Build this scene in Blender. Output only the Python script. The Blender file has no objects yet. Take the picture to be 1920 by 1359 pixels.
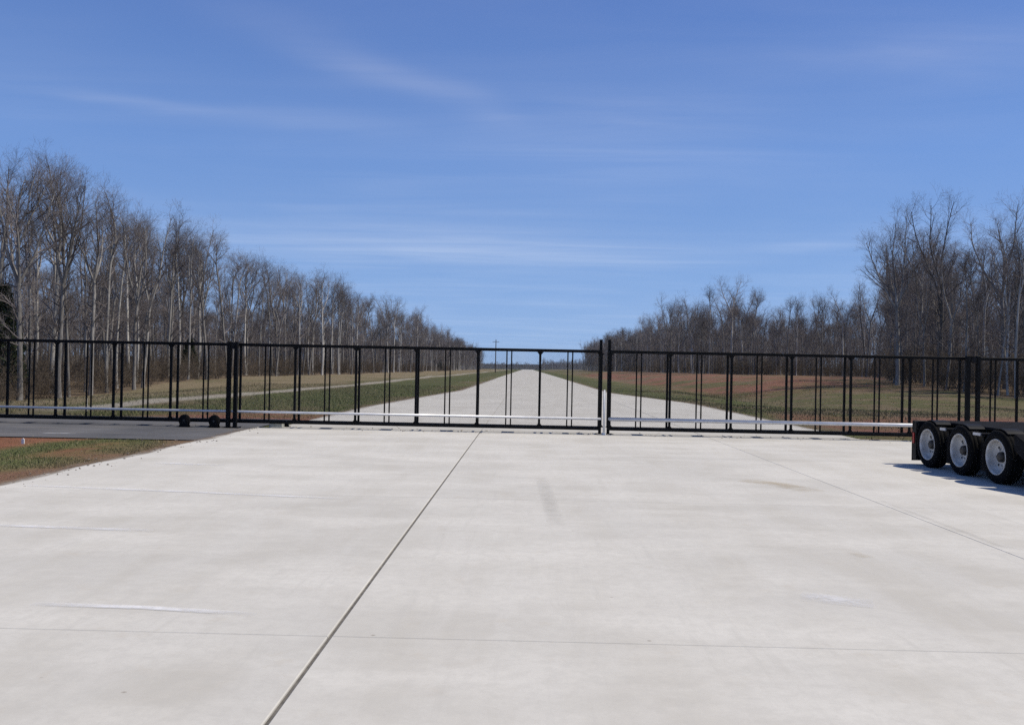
import bpy, bmesh, math, random
import numpy as np
from mathutils import Vector, Matrix

# ------------------------------------------------------------------ camera
S = bpy.context.scene
COL = S.collection
CAM_H, FPX, W0, H0 = 1.67, 1650.0, 1920, 1359
ROLL = math.atan(0.0195)
YAW, PITCH = math.radians(0.979), math.radians(0.345)      # axis left of the runway line, a little up
fwd = Vector((-math.sin(YAW)*math.cos(PITCH), math.cos(YAW)*math.cos(PITCH), math.sin(PITCH)))
right0 = fwd.cross(Vector((0, 0, 1))).normalized()
up0 = right0.cross(fwd).normalized()
RIGHT = right0*math.cos(ROLL) + up0*math.sin(ROLL)
UP = up0*math.cos(ROLL) - right0*math.sin(ROLL)
EYE = Vector((0, 0, CAM_H))
cam = bpy.data.cameras.new('camera')
cam.sensor_width = 36.0
cam.lens = FPX/W0*36.0
cam.clip_start, cam.clip_end = 0.1, 20000
co = bpy.data.objects.new('camera', cam); COL.objects.link(co)
m = Matrix((RIGHT, UP, -fwd)).transposed().to_4x4(); m.translation = EYE
co.matrix_world = m
S.camera = co

def pdir(px, py):
    return (fwd*FPX + RIGHT*(px - W0/2) + UP*(H0/2 - py)).normalized()
def on_ground(px, py, z=0.0):
    d = pdir(px, py); t = (z - CAM_H)/d.z
    return EYE + d*t
def on_y(px, py, Y):
    d = pdir(px, py); return EYE + d*(Y/d.y)

# ------------------------------------------------------------------ sky, sun, exposure
SUN_AZ, SUN_EL = math.radians(90), math.radians(55)         # azimuth clockwise from +Y (runway heading)
wd = bpy.data.worlds.new('World'); S.world = wd; wd.use_nodes = True
nt = wd.node_tree; nt.nodes.clear()
def N(t, kind, **kw):
    n = t.nodes.new(kind)
    for k, v in kw.items():
        if k.startswith('i_'):
            key = k[2:]; n.inputs[int(key) if key.isdigit() else key].default_value = v
        else: setattr(n, k, v)
    return n
def mth(t, op, a, b=None, clamp=False):
    n = t.nodes.new('ShaderNodeMath'); n.operation = op; n.use_clamp = clamp
    for i, v in enumerate((a, b)):
        if v is None: continue
        if isinstance(v, (int, float)): n.inputs[i].default_value = v
        else: t.links.new(v, n.inputs[i])
    return n.outputs[0]
def vm(t, op, a, b=None):
    n = t.nodes.new('ShaderNodeVectorMath'); n.operation = op
    for i, v in enumerate((a, b)):
        if v is None: continue
        if isinstance(v, (tuple, list)): n.inputs[i].default_value = v
        else: t.links.new(v, n.inputs[i])
    return n.outputs[0]
def rgbmix(t, fac, a, b, blend='MIX'):
    n = t.nodes.new('ShaderNodeMix'); n.data_type = 'RGBA'; n.blend_type = blend
    for i, v in ((0, fac), (6, a), (7, b)):
        if isinstance(v, (int, float)): n.inputs[i].default_value = v
        elif isinstance(v, (tuple, list)): n.inputs[i].default_value = (*v[:3], 1)
        else: t.links.new(v, n.inputs[i])
    return n.outputs[2]
def ramp(t, fac, stops, interp='LINEAR'):
    n = t.nodes.new('ShaderNodeValToRGB'); n.color_ramp.interpolation = interp
    e = n.color_ramp.elements
    while len(e) < len(stops): e.new(0.5)
    for el, (p, c) in zip(e, stops):
        el.position = p; el.color = (c, c, c, 1) if isinstance(c, (int, float)) else (*c, 1)
    t.links.new(fac, n.inputs[0]); return n.outputs[0]

sky = N(nt, 'ShaderNodeTexSky', sky_type='NISHITA', sun_disc=False)
sky.sun_elevation, sky.sun_rotation = SUN_EL, SUN_AZ
sky.air_density, sky.dust_density, sky.ozone_density, sky.altitude = 1.0, 0.0, 3.0, 300
tc = N(nt, 'ShaderNodeTexCoord')
sx = N(nt, 'ShaderNodeSeparateXYZ'); nt.links.new(tc.outputs['Generated'], sx.inputs[0])
lum = N(nt, 'ShaderNodeRGBToBW'); nt.links.new(sky.outputs[0], lum.inputs[0])
lev = mth(nt, 'MULTIPLY', mth(nt, 'POWER', lum.outputs[0], 0.42), 2.05)       # a clear spring sky: even, blue down to the horizon
hue = ramp(nt, sx.outputs[2], [(0.0, (0.215, 0.325, 0.510)), (0.10, (0.188, 0.320, 0.58)), (0.23, (0.155, 0.295, 0.635)), (0.38, (0.116, 0.236, 0.60)), (0.62, (0.072, 0.155, 0.43)), (1.0, (0.046, 0.112, 0.33))])
tint = N(nt, 'ShaderNodeVectorMath', operation='SCALE'); nt.links.new(hue, tint.inputs[0]); nt.links.new(mth(nt, 'MULTIPLY', lev, 3.0), tint.inputs['Scale']); tint = tint.outputs[0]
# thin cirrus on a flat layer overhead: streaks drawn out by the wind
zc = mth(nt, 'MAXIMUM', sx.outputs[2], 0.02)
cb = N(nt, 'ShaderNodeCombineXYZ')
nt.links.new(mth(nt, 'DIVIDE', sx.outputs[0], zc), cb.inputs[0])
nt.links.new(mth(nt, 'DIVIDE', sx.outputs[1], zc), cb.inputs[1])
P = cb.outputs[0]
def cloud_p(px, py):
    d = pdir(px, py); return Vector((d.x/d.z, d.y/d.z, 0))
def noise(t, vec, scale, detail=4, rough=0.55, dist=0.0):
    n = N(t, 'ShaderNodeTexNoise', i_Scale=scale, i_Detail=detail, i_Roughness=rough, i_Distortion=dist)
    t.links.new(vec, n.inputs['Vector']); return n.outputs[0]
mp = N(nt, 'ShaderNodeMapping'); mp.inputs['Rotation'].default_value = (0, 0, 0.35); mp.inputs['Scale'].default_value = (0.35, 1.6, 1)
nt.links.new(P, mp.inputs[0])
fib = noise(nt, mp.outputs[0], 1.4, 6, 0.6, 0.6)
broad = noise(nt, P, 0.35, 4, 0.5, 0.3)
cover = mth(nt, 'MULTIPLY', ramp(nt, broad, [(0.40, 0), (0.72, 0.42)]), ramp(nt, fib, [(0.34, 0.15), (0.72, 1.0)]))
wn = N(nt, 'ShaderNodeTexNoise', i_Scale=0.9, i_Detail=5); nt.links.new(P, wn.inputs['Vector'])
wv = N(nt, 'ShaderNodeVectorMath', operation='SCALE'); wv.inputs['Scale'].default_value = 0.55
nt.links.new(vm(nt, 'SUBTRACT', wn.outputs[1], (0.5, 0.5, 0.5)), wv.inputs[0])
PW = vm(nt, 'ADD', P, wv.outputs[0])
for (a, b, wid, amt) in (((430, 10), (960, 245), 0.17, 0.38), ((60, 178), (460, 215), 0.10, 0.40), ((330, 205), (760, 250), 0.18, 0.25),
                         ((380, 452), (1300, 472), 1.3, 0.6), ((700, 470), (1260, 490), 0.5, 0.35), ((1380, 462), (1640, 462), 0.35, 0.4), ((820, 250), (1500, 330), 0.7, 0.22), ((1500, 110), (1980, 90), 0.2, 0.2)):
    A, B = cloud_p(*a), cloud_p(*b); c = (A + B)/2; u = (B - A); L = u.length/2
    mpn = N(nt, 'ShaderNodeMapping', vector_type='TEXTURE')
    mpn.inputs['Location'].default_value = c
    mpn.inputs['Rotation'].default_value = (0, 0, math.atan2(u.y, u.x))
    mpn.inputs['Scale'].default_value = (L, wid, 1)
    nt.links.new(PW, mpn.inputs[0])
    s2 = N(nt, 'ShaderNodeSeparateXYZ'); nt.links.new(mpn.outputs[0], s2.inputs[0])
    q = mth(nt, 'ADD', mth(nt, 'POWER', mth(nt, 'ABSOLUTE', s2.outputs[0]), 2.0), mth(nt, 'MULTIPLY', s2.outputs[1], s2.outputs[1]))
    g = mth(nt, 'EXPONENT', mth(nt, 'MULTIPLY', q, -1.4))
    g = mth(nt, 'MULTIPLY', g, mth(nt, 'MULTIPLY', ramp(nt, fib, [(0.25, 0.35), (0.7, 1.0)]), amt))
    cover = mth(nt, 'ADD', cover, g)
cover = mth(nt, 'MINIMUM', cover, 0.85)
bright = vm(nt, 'ADD', tint, (2.1, 1.75, 1.0))
skyc = rgbmix(nt, cover, tint, bright)
bg = N(nt, 'ShaderNodeBackground', i_Strength=0.095); nt.links.new(skyc, bg.inputs[0])
wo = N(nt, 'ShaderNodeOutputWorld'); nt.links.new(bg.outputs[0], wo.inputs[0])

sl = bpy.data.lights.new('sun', 'SUN'); sl.energy = 3.8; sl.angle = math.radians(0.53); sl.color = (1.0, 0.92, 0.79)
so = bpy.data.objects.new('sun', sl); COL.objects.link(so); so.location = (60, 0, 80)
SUNV = Vector((math.sin(SUN_AZ)*math.cos(SUN_EL), math.cos(SUN_AZ)*math.cos(SUN_EL), math.sin(SUN_EL)))
so.rotation_euler = (-SUNV).to_track_quat('-Z', 'Y').to_euler()
S.view_settings.view_transform = 'Standard'; S.view_settings.look = 'None'
S.view_settings.exposure = 0.16; S.view_settings.gamma = 1.0; S.view_settings.use_curve_mapping = False
S.render.engine = 'CYCLES'
S.cycles.use_denoising = False
S.cycles.max_bounces = 3; S.cycles.diffuse_bounces = 1; S.cycles.glossy_bounces = 2; S.cycles.transparent_max_bounces = 8; S.cycles.volume_bounces = 0

# ------------------------------------------------------------------ helpers
def tag(o, label=None, cat=None, group=None, kind=None):
    for k, v in (('label', label), ('category', cat), ('group', group), ('kind', kind)):
        if v: o[k] = v
    return o
def link(name, me, parent=None, mat=None):
    o = bpy.data.objects.new(name, me); COL.objects.link(o)
    if parent: o.parent = parent
    if mat and me: me.materials.clear(); me.materials.append(mat)
    return o
def empty(name, loc=(0, 0, 0), rz=0):
    o = bpy.data.objects.new(name, None); COL.objects.link(o); o.location = loc; o.rotation_euler = (0, 0, rz)
    o.empty_display_size = 0.2
    return o
class MB:
    def __init__(s): s.v, s.f = [], []
    def add(s, vs, fs):
        b = len(s.v); s.v += [tuple(v) for v in vs]; s.f += [tuple(b + i for i in f) for f in fs]; return s
    def box(s, x0, x1, y0, y1, z0, z1, bev=0.0):
        if bev <= 0:
            vs = [(x, y, z) for z in (z0, z1) for x, y in ((x0, y0), (x1, y0), (x1, y1), (x0, y1))]
            return s.add(vs, [(0, 3, 2, 1), (4, 5, 6, 7), (0, 1, 5, 4), (1, 2, 6, 5), (2, 3, 7, 6), (3, 0, 4, 7)])
        bm = bmesh.new(); r = bmesh.ops.create_cube(bm, size=1)
        bmesh.ops.scale(bm, vec=(x1 - x0, y1 - y0, z1 - z0), verts=bm.verts)
        bmesh.ops.translate(bm, vec=((x0 + x1)/2, (y0 + y1)/2, (z0 + z1)/2), verts=bm.verts)
        bmesh.ops.bevel(bm, geom=bm.edges[:], offset=bev, segments=1, affect='EDGES')
        bm.verts.index_update(); s.add([v.co[:] for v in bm.verts], [[v.index for v in f.verts] for f in bm.faces]); bm.free(); return s
    def prism(s, poly, axis, a0, a1):
        n = len(poly)
        def pt(p, a): return {'x': (a, p[0], p[1]), 'y': (p[0], a, p[1]), 'z': (p[0], p[1], a)}[axis]
        vs = [pt(p, a0) for p in poly] + [pt(p, a1) for p in poly]
        fs = [tuple(range(n))[::-1], tuple(range(n, 2*n))] + [(i, (i + 1) % n, n + (i + 1) % n, n + i) for i in range(n)]
        return s.add(vs, fs)
    def tube(s, pts, rad, k=8, cap=True):
        pts = [Vector(p) for p in pts]; rad = [rad]*len(pts) if isinstance(rad, (int, float)) else rad
        vs = []
        for i, p in enumerate(pts):
            d = (pts[min(i + 1, len(pts) - 1)] - pts[max(i - 1, 0)]).normalized()
            a = d.orthogonal().normalized() if abs(d.z) < 0.99 else Vector((1, 0, 0)); b = d.cross(a)
            for j in range(k):
                t = 2*math.pi*j/k; vs.append(p + (a*math.cos(t) + b*math.sin(t))*rad[i])
        fs = [(i*k + j, i*k + (j + 1) % k, (i + 1)*k + (j + 1) % k, (i + 1)*k + j) for i in range(len(pts) - 1) for j in range(k)]
        if cap: fs += [tuple(range(k))[::-1], tuple((len(pts) - 1)*k + j for j in range(k))]
        return s.add(vs, fs)
    def lathe(s, prof, k=28, axis='x', c=(0, 0, 0)):
        vs = []
        for (r, a) in prof:
            for j in range(k):
                t = 2*math.pi*j/k; p, q = r*math.cos(t), r*math.sin(t)
                vs.append({'x': (c[0] + a, c[1] + p, c[2] + q), 'y': (c[0] + p, c[1] + a, c[2] + q), 'z': (c[0] + p, c[1] + q, c[2] + a)}[axis])
        n = len(prof)
        fs = [(i*k + j, i*k + (j + 1) % k, (i + 1)*k + (j + 1) % k, (i + 1)*k + j) for i in range(n - 1) for j in range(k)]
        return s.add(vs, fs)
    def mesh(s, name, smooth=False):
        me = bpy.data.meshes.new(name); me.from_pydata(s.v, [], s.f); me.update()
        bm = bmesh.new(); bm.from_mesh(me); bmesh.ops.recalc_face_normals(bm, faces=bm.faces); bm.to_mesh(me); bm.free()
        if smooth: me.polygons.foreach_set('use_smooth', [True]*len(me.polygons)); me.update()
        return me
    def build(s, name, mat, parent=None, smooth=False):
        return link(name, s.mesh(name, smooth), parent, mat)

# ------------------------------------------------------------------ materials
def new_mat(name, rough=0.8, spec=0.3):
    mt = bpy.data.materials.new(name); mt.use_nodes = True; t = mt.node_tree
    b = t.nodes['Principled BSDF']; b.inputs['Roughness'].default_value = rough; b.inputs['Specular IOR Level'].default_value = spec
    return mt, t, b
def pos(t): return N(t, 'ShaderNodeNewGeometry').outputs['Position']
def stretch(t, vec, sc, rot=0.0):
    mpn = N(t, 'ShaderNodeMapping'); mpn.inputs['Scale'].default_value = sc; mpn.inputs['Rotation'].default_value = (0, 0, rot)
    t.links.new(vec, mpn.inputs[0]); return mpn.outputs[0]
def bump(t, b, h, strength, dist=0.02):
    n = N(t, 'ShaderNodeBump', i_Strength=strength, i_Distance=dist); t.links.new(h, n.inputs['Height']); t.links.new(n.outputs[0], b.inputs['Normal'])
def speck_mat(name, col, amt=0.25, scale=20, rough=0.6, spec=0.35, metal=0.0, col2=None):
    mt, t, b = new_mat(name, rough, spec); b.inputs['Metallic'].default_value = metal
    tcn = N(t, 'ShaderNodeTexCoord').outputs['Object']
    f = ramp(t, noise(t, tcn, scale, 5, 0.6), [(0.3, 0), (0.7, 1)])
    c2 = col2 or tuple(c*(1 - amt) for c in col)
    t.links.new(rgbmix(t, f, c2, col), b.inputs['Base Color'])
    t.links.new(ramp(t, noise(t, tcn, scale*0.4, 3), [(0.2, max(0, rough - 0.12)), (0.8, min(1, rough + 0.12))]), b.inputs['Roughness'])
    return mt

def concrete_mat(name, base):
    mt, t, b = new_mat(name, 0.88, 0.25)
    p = pos(t)
    big = noise(t, p, 0.22, 4, 0.55)
    mid = noise(t, stretch(t, p, (1.3, 0.28, 1), 0.08), 1.1, 5, 0.6, 0.4)
    cross = noise(t, stretch(t, p, (0.5, 1.1, 1), -0.03), 0.9, 5, 0.6)
    fine = noise(t, p, 38, 6, 0.7)
    spots = noise(t, p, 2.7, 7, 0.65)
    c = rgbmix(t, ramp(t, big, [(0.3, 0), (0.7, 1)]), tuple(x*0.89 for x in base), tuple(x*1.05 for x in base))
    c = rgbmix(t, ramp(t, mid, [(0.36, 0.5), (0.58, 0)]), c, (base[0]*0.80, base[1]*0.78, base[2]*0.74))
    c = rgbmix(t, ramp(t, cross, [(0.42, 0), (0.64, 0.75)]), c, tuple(min(0.95, x*1.12) for x in base))
    c = rgbmix(t, ramp(t, spots, [(0.60, 0), (0.75, 0.4)]), c, (base[0]*0.82, base[1]*0.75, base[2]*0.66))
    c = rgbmix(t, ramp(t, fine, [(0.3, 0.10), (0.55, 0)]), c, tuple(x*0.6 for x in base))
    c = rgbmix(t, ramp(t, noise(t, p, 9, 6, 0.75), [(0.40, 0.30), (0.56, 0)]), c, tuple(x*0.80 for x in base))
    c = rgbmix(t, ramp(t, noise(t, stretch(t, p, (7, 0.5, 1), 0.03), 1.5, 5, 0.65), [(0.55, 0), (0.72, 0.4)]), c, tuple(x*0.84 for x in base))
    vo = N(t, 'ShaderNodeTexVoronoi', i_Scale=1.7); t.links.new(p, vo.inputs['Vector'])
    c = rgbmix(t, ramp(t, vo.outputs['Distance'], [(0.012, 0.55), (0.03, 0)]), c, (base[0]*0.35, base[1]*0.3, base[2]*0.25))
    oi = N(t, 'ShaderNodeObjectInfo')
    v = N(t, 'ShaderNodeHueSaturation'); t.links.new(c, v.inputs['Color'])
    t.links.new(mth(t, 'ADD', mth(t, 'MULTIPLY', oi.outputs['Random'], 0.05), 0.975), v.inputs['Value'])
    t.links.new(v.outputs[0], b.inputs['Base Color'])
    bump(t, b, mth(t, 'ADD', fine, mth(t, 'MULTIPLY', noise(t, stretch(t, p, (3, 90, 1)), 1.0, 3), 0.8)), 0.12, 0.004)
    return mt
M = {}
M['concrete'] = concrete_mat('broomed concrete', (0.568, 0.551, 0.506))
M['runway'] = concrete_mat('runway concrete', (0.49, 0.475, 0.435))
M['sealant'] = speck_mat('joint sealant', (0.17, 0.16, 0.145), 0.5, 15, 0.9)
M['blackpaint'] = speck_mat('black gate paint', (0.005, 0.005, 0.0055), 0.4, 8, 0.6, 0.15)
M['meshwire'] = speck_mat('black vinyl wire', (0.012, 0.012, 0.012), 0.3, 8, 0.6, 0.15)
M['galv'] = speck_mat('galvanised pipe', (0.66, 0.67, 0.70), 0.15, 6, 0.45, 0.5, 0.5)
M['white'] = speck_mat('white paint', (0.80, 0.80, 0.78), 0.15, 8, 0.5)
M['rubber'] = speck_mat('tyre rubber', (0.008, 0.008, 0.0085), 0.4, 30, 0.9, 0.1)
M['rim'] = speck_mat('wheel rim paint', (0.70, 0.69, 0.66), 0.3, 7, 0.55, 0.35, 0.0, (0.40, 0.37, 0.33))
M['chassis'] = speck_mat('chassis black', (0.007, 0.007, 0.008), 0.4, 12, 0.6, 0.2)
M['deck'] = speck_mat('worn deck steel', (0.022, 0.022, 0.024), 0.6, 7, 0.9, 0.05, 0.0)
M['deckwood'] = speck_mat('deck oak', (0.20, 0.165, 0.12), 0.5, 9, 0.8)
M['hub'] = speck_mat('hub grease', (0.05, 0.045, 0.04), 0.5, 15, 0.5)
M['red'] = speck_mat('red reflector', (0.45, 0.02, 0.02), 0.2, 15, 0.3, 0.5)
M['blockc'] = speck_mat('weathered block concrete', (0.42, 0.43, 0.40), 0.35, 8, 0.9)
M['wood'] = speck_mat('creosoted pole wood', (0.10, 0.08, 0.065), 0.4, 6, 0.9)

mt, t, b = new_mat('asphalt', 0.9, 0.25); p = pos(t)
c = rgbmix(t, ramp(t, noise(t, p, 0.5, 5), [(0.3, 0), (0.7, 1)]), (0.06, 0.061, 0.066), (0.125, 0.125, 0.13))
c = rgbmix(t, ramp(t, noise(t, p, 60, 3, 0.8), [(0.45, 0), (0.7, 0.5)]), c, (0.22, 0.22, 0.22))
c = rgbmix(t, ramp(t, noise(t, stretch(t, p, (0.3, 2.2, 1)), 1.3, 5), [(0.52, 0), (0.7, 0.5)]), c, (0.20, 0.18, 0.16))
t.links.new(c, b.inputs['Base Color']); bump(t, b, noise(t, p, 70, 4, 0.8), 0.4, 0.006); M['asphalt'] = mt

mt, t, b = new_mat('soil and turf', 0.95, 0.1); p = pos(t)
at = N(t, 'ShaderNodeAttribute', attribute_name='cover')
v = N(t, 'ShaderNodeHueSaturation'); t.links.new(at.outputs['Color'], v.inputs['Color'])
n1 = noise(t, p, 1.6, 8, 0.7); n2 = noise(t, p, 14, 5, 0.75)
t.links.new(mth(t, 'ADD', mth(t, 'ADD', mth(t, 'MULTIPLY', n1, 0.9), mth(t, 'MULTIPLY', n2, 0.9)), 0.12), v.inputs['Value'])
t.links.new(mth(t, 'ADD', mth(t, 'MULTIPLY', noise(t, p, 0.7, 6, 0.7), 0.06), 0.47), v.inputs['Hue'])
t.links.new(v.outputs[0], b.inputs['Base Color'])
bump(t, b, mth(t, 'ADD', n1, n2), 0.9, 0.08); M['soil'] = mt

mt, t, b = new_mat('grass blades', 0.7, 0.2)
at = N(t, 'ShaderNodeAttribute', attribute_name='cover'); t.links.new(at.outputs['Color'], b.inputs['Base Color']); M['grass'] = mt

def bark_mat(name, a, c2, lichen, sc=1.0):
    mt, t, b = new_mat(name, 0.9, 0.15)
    tcn = N(t, 'ShaderNodeTexCoord').outputs['Object']
    f = noise(t, stretch(t, tcn, (6*sc, 6*sc, 0.9*sc)), 1.6, 6, 0.65)
    col = rgbmix(t, ramp(t, f, [(0.32, 0), (0.68, 1)]), a, c2)
    col = rgbmix(t, ramp(t, noise(t, stretch(t, tcn, (1, 1, 0.5)), 0.9, 4), [(0.5, 0), (0.66, 0.7)]), col, lichen)
    oi = N(t, 'ShaderNodeObjectInfo')
    v = N(t, 'ShaderNodeHueSaturation'); t.links.new(col, v.inputs['Color'])
    t.links.new(mth(t, 'ADD', mth(t, 'MULTIPLY', oi.outputs['Random'], 0.8), 0.55), v.inputs['Value'])
    t.links.new(v.outputs[0], b.inputs['Base Color'])
    bump(t, b, f, 0.6, 0.03)
    return mt
M['bark'] = bark_mat('grey bark', (0.12, 0.11, 0.10), (0.31, 0.295, 0.27), (0.40, 0.385, 0.36))
M['bark_pale'] = bark_mat('pale bark', (0.29, 0.275, 0.25), (0.52, 0.50, 0.46), (0.60, 0.58, 0.54))
M['twig'] = bark_mat('twig bark', (0.120, 0.106, 0.102), (0.225, 0.20, 0.195), (0.26, 0.235, 0.225))
M['brush'] = bark_mat('brush stems', (0.085, 0.068, 0.052), (0.16, 0.13, 0.10), (0.20, 0.15, 0.10))
mt, t, b = new_mat('evergreen needles', 0.75, 0.2); oi = N(t, 'ShaderNodeObjectInfo')
tcn = N(t, 'ShaderNodeTexCoord').outputs['Object']
t.links.new(rgbmix(t, ramp(t, noise(t, tcn, 2.5, 4), [(0.3, 0), (0.7, 1)]), (0.018, 0.030, 0.014), (0.060, 0.075, 0.035)), b.inputs['Base Color']); M['needle'] = mt

def decal_mat(name, col, strength, sc, stretchv=(1, 1, 1)):
    mt, t, b = new_mat(name, 0.85, 0.2); b.inputs['Base Color'].default_value = (*col, 1)
    uvn = N(t, 'ShaderNodeUVMap').outputs[0]
    s2 = N(t, 'ShaderNodeSeparateXYZ'); t.links.new(uvn, s2.inputs[0])
    def hump(o): return mth(t, 'MULTIPLY', mth(t, 'MULTIPLY', o, mth(t, 'SUBTRACT', 1.0, o)), 4.0)
    edge = mth(t, 'MULTIPLY', mth(t, 'POWER', mth(t, 'MAXIMUM', hump(s2.outputs[1]), 0.0), 0.8), mth(t, 'POWER', mth(t, 'MAXIMUM', hump(s2.outputs[0]), 0.0), 0.5))
    nz = ramp(t, noise(t, stretch(t, pos(t), stretchv), sc, 6, 0.7), [(0.3, 0), (0.62, 1)])
    a = mth(t, 'MULTIPLY', mth(t, 'MULTIPLY', edge, nz), strength, True)
    t.links.new(a, b.inputs['Alpha']); return mt
M['tyremark'] = decal_mat('tyre rubber smear', (0.16, 0.15, 0.14), 0.13, 3.0)
M['chalk'] = decal_mat('lime streak', (0.85, 0.85, 0.86), 0.85, 2.5)
M['dirt'] = decal_mat('soil film', (0.20, 0.145, 0.10), 0.9, 1.6)
M['ochre'] = decal_mat('ochre stain', (0.48, 0.36, 0.18), 0.35, 3.0)

# ------------------------------------------------------------------ terrain
def sm(a, b, x):
    t_ = np.clip((x - a)/(b - a), 0, 1); return t_*t_*(3 - 2*t_)
_rng = np.random.default_rng(5); _lat = _rng.random((256, 256))
def vnoise(x, y, s):
    x = np.asarray(x, float)*s + 37.3; y = np.asarray(y, float)*s + 11.7
    xi, yi = np.floor(x).astype(int), np.floor(y).astype(int); fx, fy = x - xi, y - yi
    fx, fy = fx*fx*(3 - 2*fx), fy*fy*(3 - 2*fy); g = lambda a, b_: _lat[a % 256, b_ % 256]
    return (g(xi, yi)*(1 - fx) + g(xi + 1, yi)*fx)*(1 - fy) + (g(xi, yi + 1)*(1 - fx) + g(xi + 1, yi + 1)*fx)*fy
def fbm(x, y, s): return (vnoise(x, y, s)*0.5 + vnoise(x, y, s*2.1)*0.27 + vnoise(x, y, s*4.3)*0.15 + vnoise(x, y, s*9.1)*0.08)
def terrain_z(x, y):
    x = np.asarray(x, float); y = np.asarray(y, float)
    away = np.maximum(sm(13, 17, np.abs(x - 0.5)), sm(9, 13, -x)*0.0)
    z = -0.03 + away*(fbm(x, y, 0.12) - 0.5)*0.35
    z = z - 0.9*sm(-18, -30, x)*sm(82, 55, y)
    z = z + 1.25*sm(13, 31, x)*sm(45, 85, y)*(1 - 0.3*sm(200, 400, y))
    z = z - 0.25*sm(12, 14.5, x)*sm(20, 16.5, x)*sm(40, 60, y)
    z = z - 9.0*sm(1100, 1900, y)
    return z
def xl(y): return np.interp(y, [22.8, 36, 62, 2000], [-6.45, -6.45, -4.76, -4.76])
def xr(y): return np.interp(y, [22.8, 46, 63, 2000], [8.65, 8.65, 6.1, 6.1])
def right_edge(x, y):      # is (x, y) inside the wood on the right
    return ((x > 33 + 2*np.sin(y*0.05)) & (y > 148)) | ((x > 52) & (y > 90)) | ((x > 30.5) & (x > 0.405*y) & (y > 58))
def left_edge(x, y):
    return (x < -31.5 - 1.5*np.sin(y*0.07)) & (y > 44)
def cover(x, y):
    x = np.asarray(x, float); y = np.asarray(y, float)
    n = fbm(x, y, 0.13); n2 = fbm(x + 90, y, 0.5); n3 = fbm(x, y + 50, 0.045)
    green = np.array((0.095, 0.105, 0.042)); dgreen = np.array((0.080, 0.090, 0.040)); tan = np.array((0.215, 0.175, 0.112)); red = np.array((0.215, 0.105, 0.075))
    brown = np.array((0.165, 0.125, 0.085)); litter = np.array((0.150, 0.112, 0.078)); path = np.array((0.34, 0.31, 0.265))
    mix = lambda c, d, f: c*(1 - f[..., None]) + d*f[..., None]
    c = np.broadcast_to(green, x.shape + (3,)).copy()
    c = mix(c, brown, sm(0.45, 0.62, n2)*0.75)
    L = (x < 0)
    c = mix(c, tan, L*np.maximum(sm(-15.5, -19, x), sm(90, 200, y)*sm(-8, -13, x)*0.6)*(0.55 + 0.45*sm(0.3, 0.6, n)))
    c = mix(c, path, L*sm(1.0, 0.55, np.abs(x + 15 + 0.5*np.sin(y*0.06)))*sm(27, 31, y)*0.85)
    c = mix(c, dgreen, L*sm(-6, -8, x)*sm(-14.5, -12, x)*sm(31, 36, y)*0.75)
    c = mix(c, red, L*sm(31.5, 29, y)*sm(25, 26.5, y)*sm(-13.5, -9.5, x)*(0.5 + 0.5*sm(0.35, 0.6, n2)))
    R = (x > 0)
    c = mix(c, dgreen, R*sm(4, 6, x)*sm(11, 9, x)*sm(45, 60, y)*0.7)
    c = mix(c, brown*1.1, R*sm(12, 16, x)*(0.2 + 0.6*sm(0.4, 0.6, n3)))
    c = mix(c, red, R*sm(13.5, 17, x)*sm(0.34, 0.50, n)*(0.35 + 0.65*sm(0.36, 0.56, n2))*sm(60, 75, y)*sm(330, 220, y)*0.9)
    c = mix(c, red, R*sm(9, 10.5, x)*sm(23.5, 25, y)*sm(38, 34, y)*(0.45 + 0.55*sm(0.35, 0.55, n2)))
    near = sm(22, 20.5, y)*L
    c = mix(c, green*1.35, near)
    c = mix(c, red*np.array((1.25, 1.1, 0.95)), near*np.clip(sm(0.40, 0.52, n2)*0.95 + sm(-7.9, -7.0, x)*0.65*sm(0.25, 0.5, n) + sm(13.9, 12.5, y)*0.35, 0, 0.9))
    c = mix(c, brown*1.2, near*np.clip(sm(-8.4, -7.1, x)*0.6, 0, 1))
    wood = (left_edge(x + 3*(n - .5), y) | right_edge(x + 3*(n - .5), y)).astype(float)
    c = mix(c, litter, wood*0.9)
    c = mix(c, np.array((0.06, 0.065, 0.035)), sm(700, 1000, y))
    return c
def axis(segs):
    out = []
    for a, b_, st in segs: out += list(np.arange(a, b_, st))
    out.append(segs[-1][1]); return np.array(out)
gx = axis([(-6000, -600, 600), (-600, -120, 40), (-120, -40, 4), (-40, 40, 0.5), (40, 120, 4), (120, 600, 40), (600, 6000, 600)])
gy = axis([(-400, -40, 40), (-40, 10, 4), (10, 70, 0.5), (70, 160, 1.5), (160, 400, 6), (400, 2400, 50), (2400, 9000, 600)])
X, Y = np.meshgrid(gx, gy); Z = terrain_z(X, Y); C = cover(X, Y)
nx, ny = len(gx), len(gy)
me = bpy.data.meshes.new('ground')
idx = np.arange(nx*ny).reshape(ny, nx)
quads = np.stack([idx[:-1, :-1], idx[:-1, 1:], idx[1:, 1:], idx[1:, :-1]], -1).reshape(-1, 4)
me.from_pydata(np.stack([X, Y, Z], -1).reshape(-1, 3).tolist(), [], quads.tolist())
ca = me.color_attributes.new('cover', 'FLOAT_COLOR', 'POINT')
ca.data.foreach_set('color', np.concatenate([C.reshape(-1, 3), np.ones((nx*ny, 1))], 1).astype(np.float32).ravel())
me.polygons.foreach_set('use_smooth', [True]*len(me.polygons)); me.update()
tag(link('ground', me, None, M['soil']), kind='structure')

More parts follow.
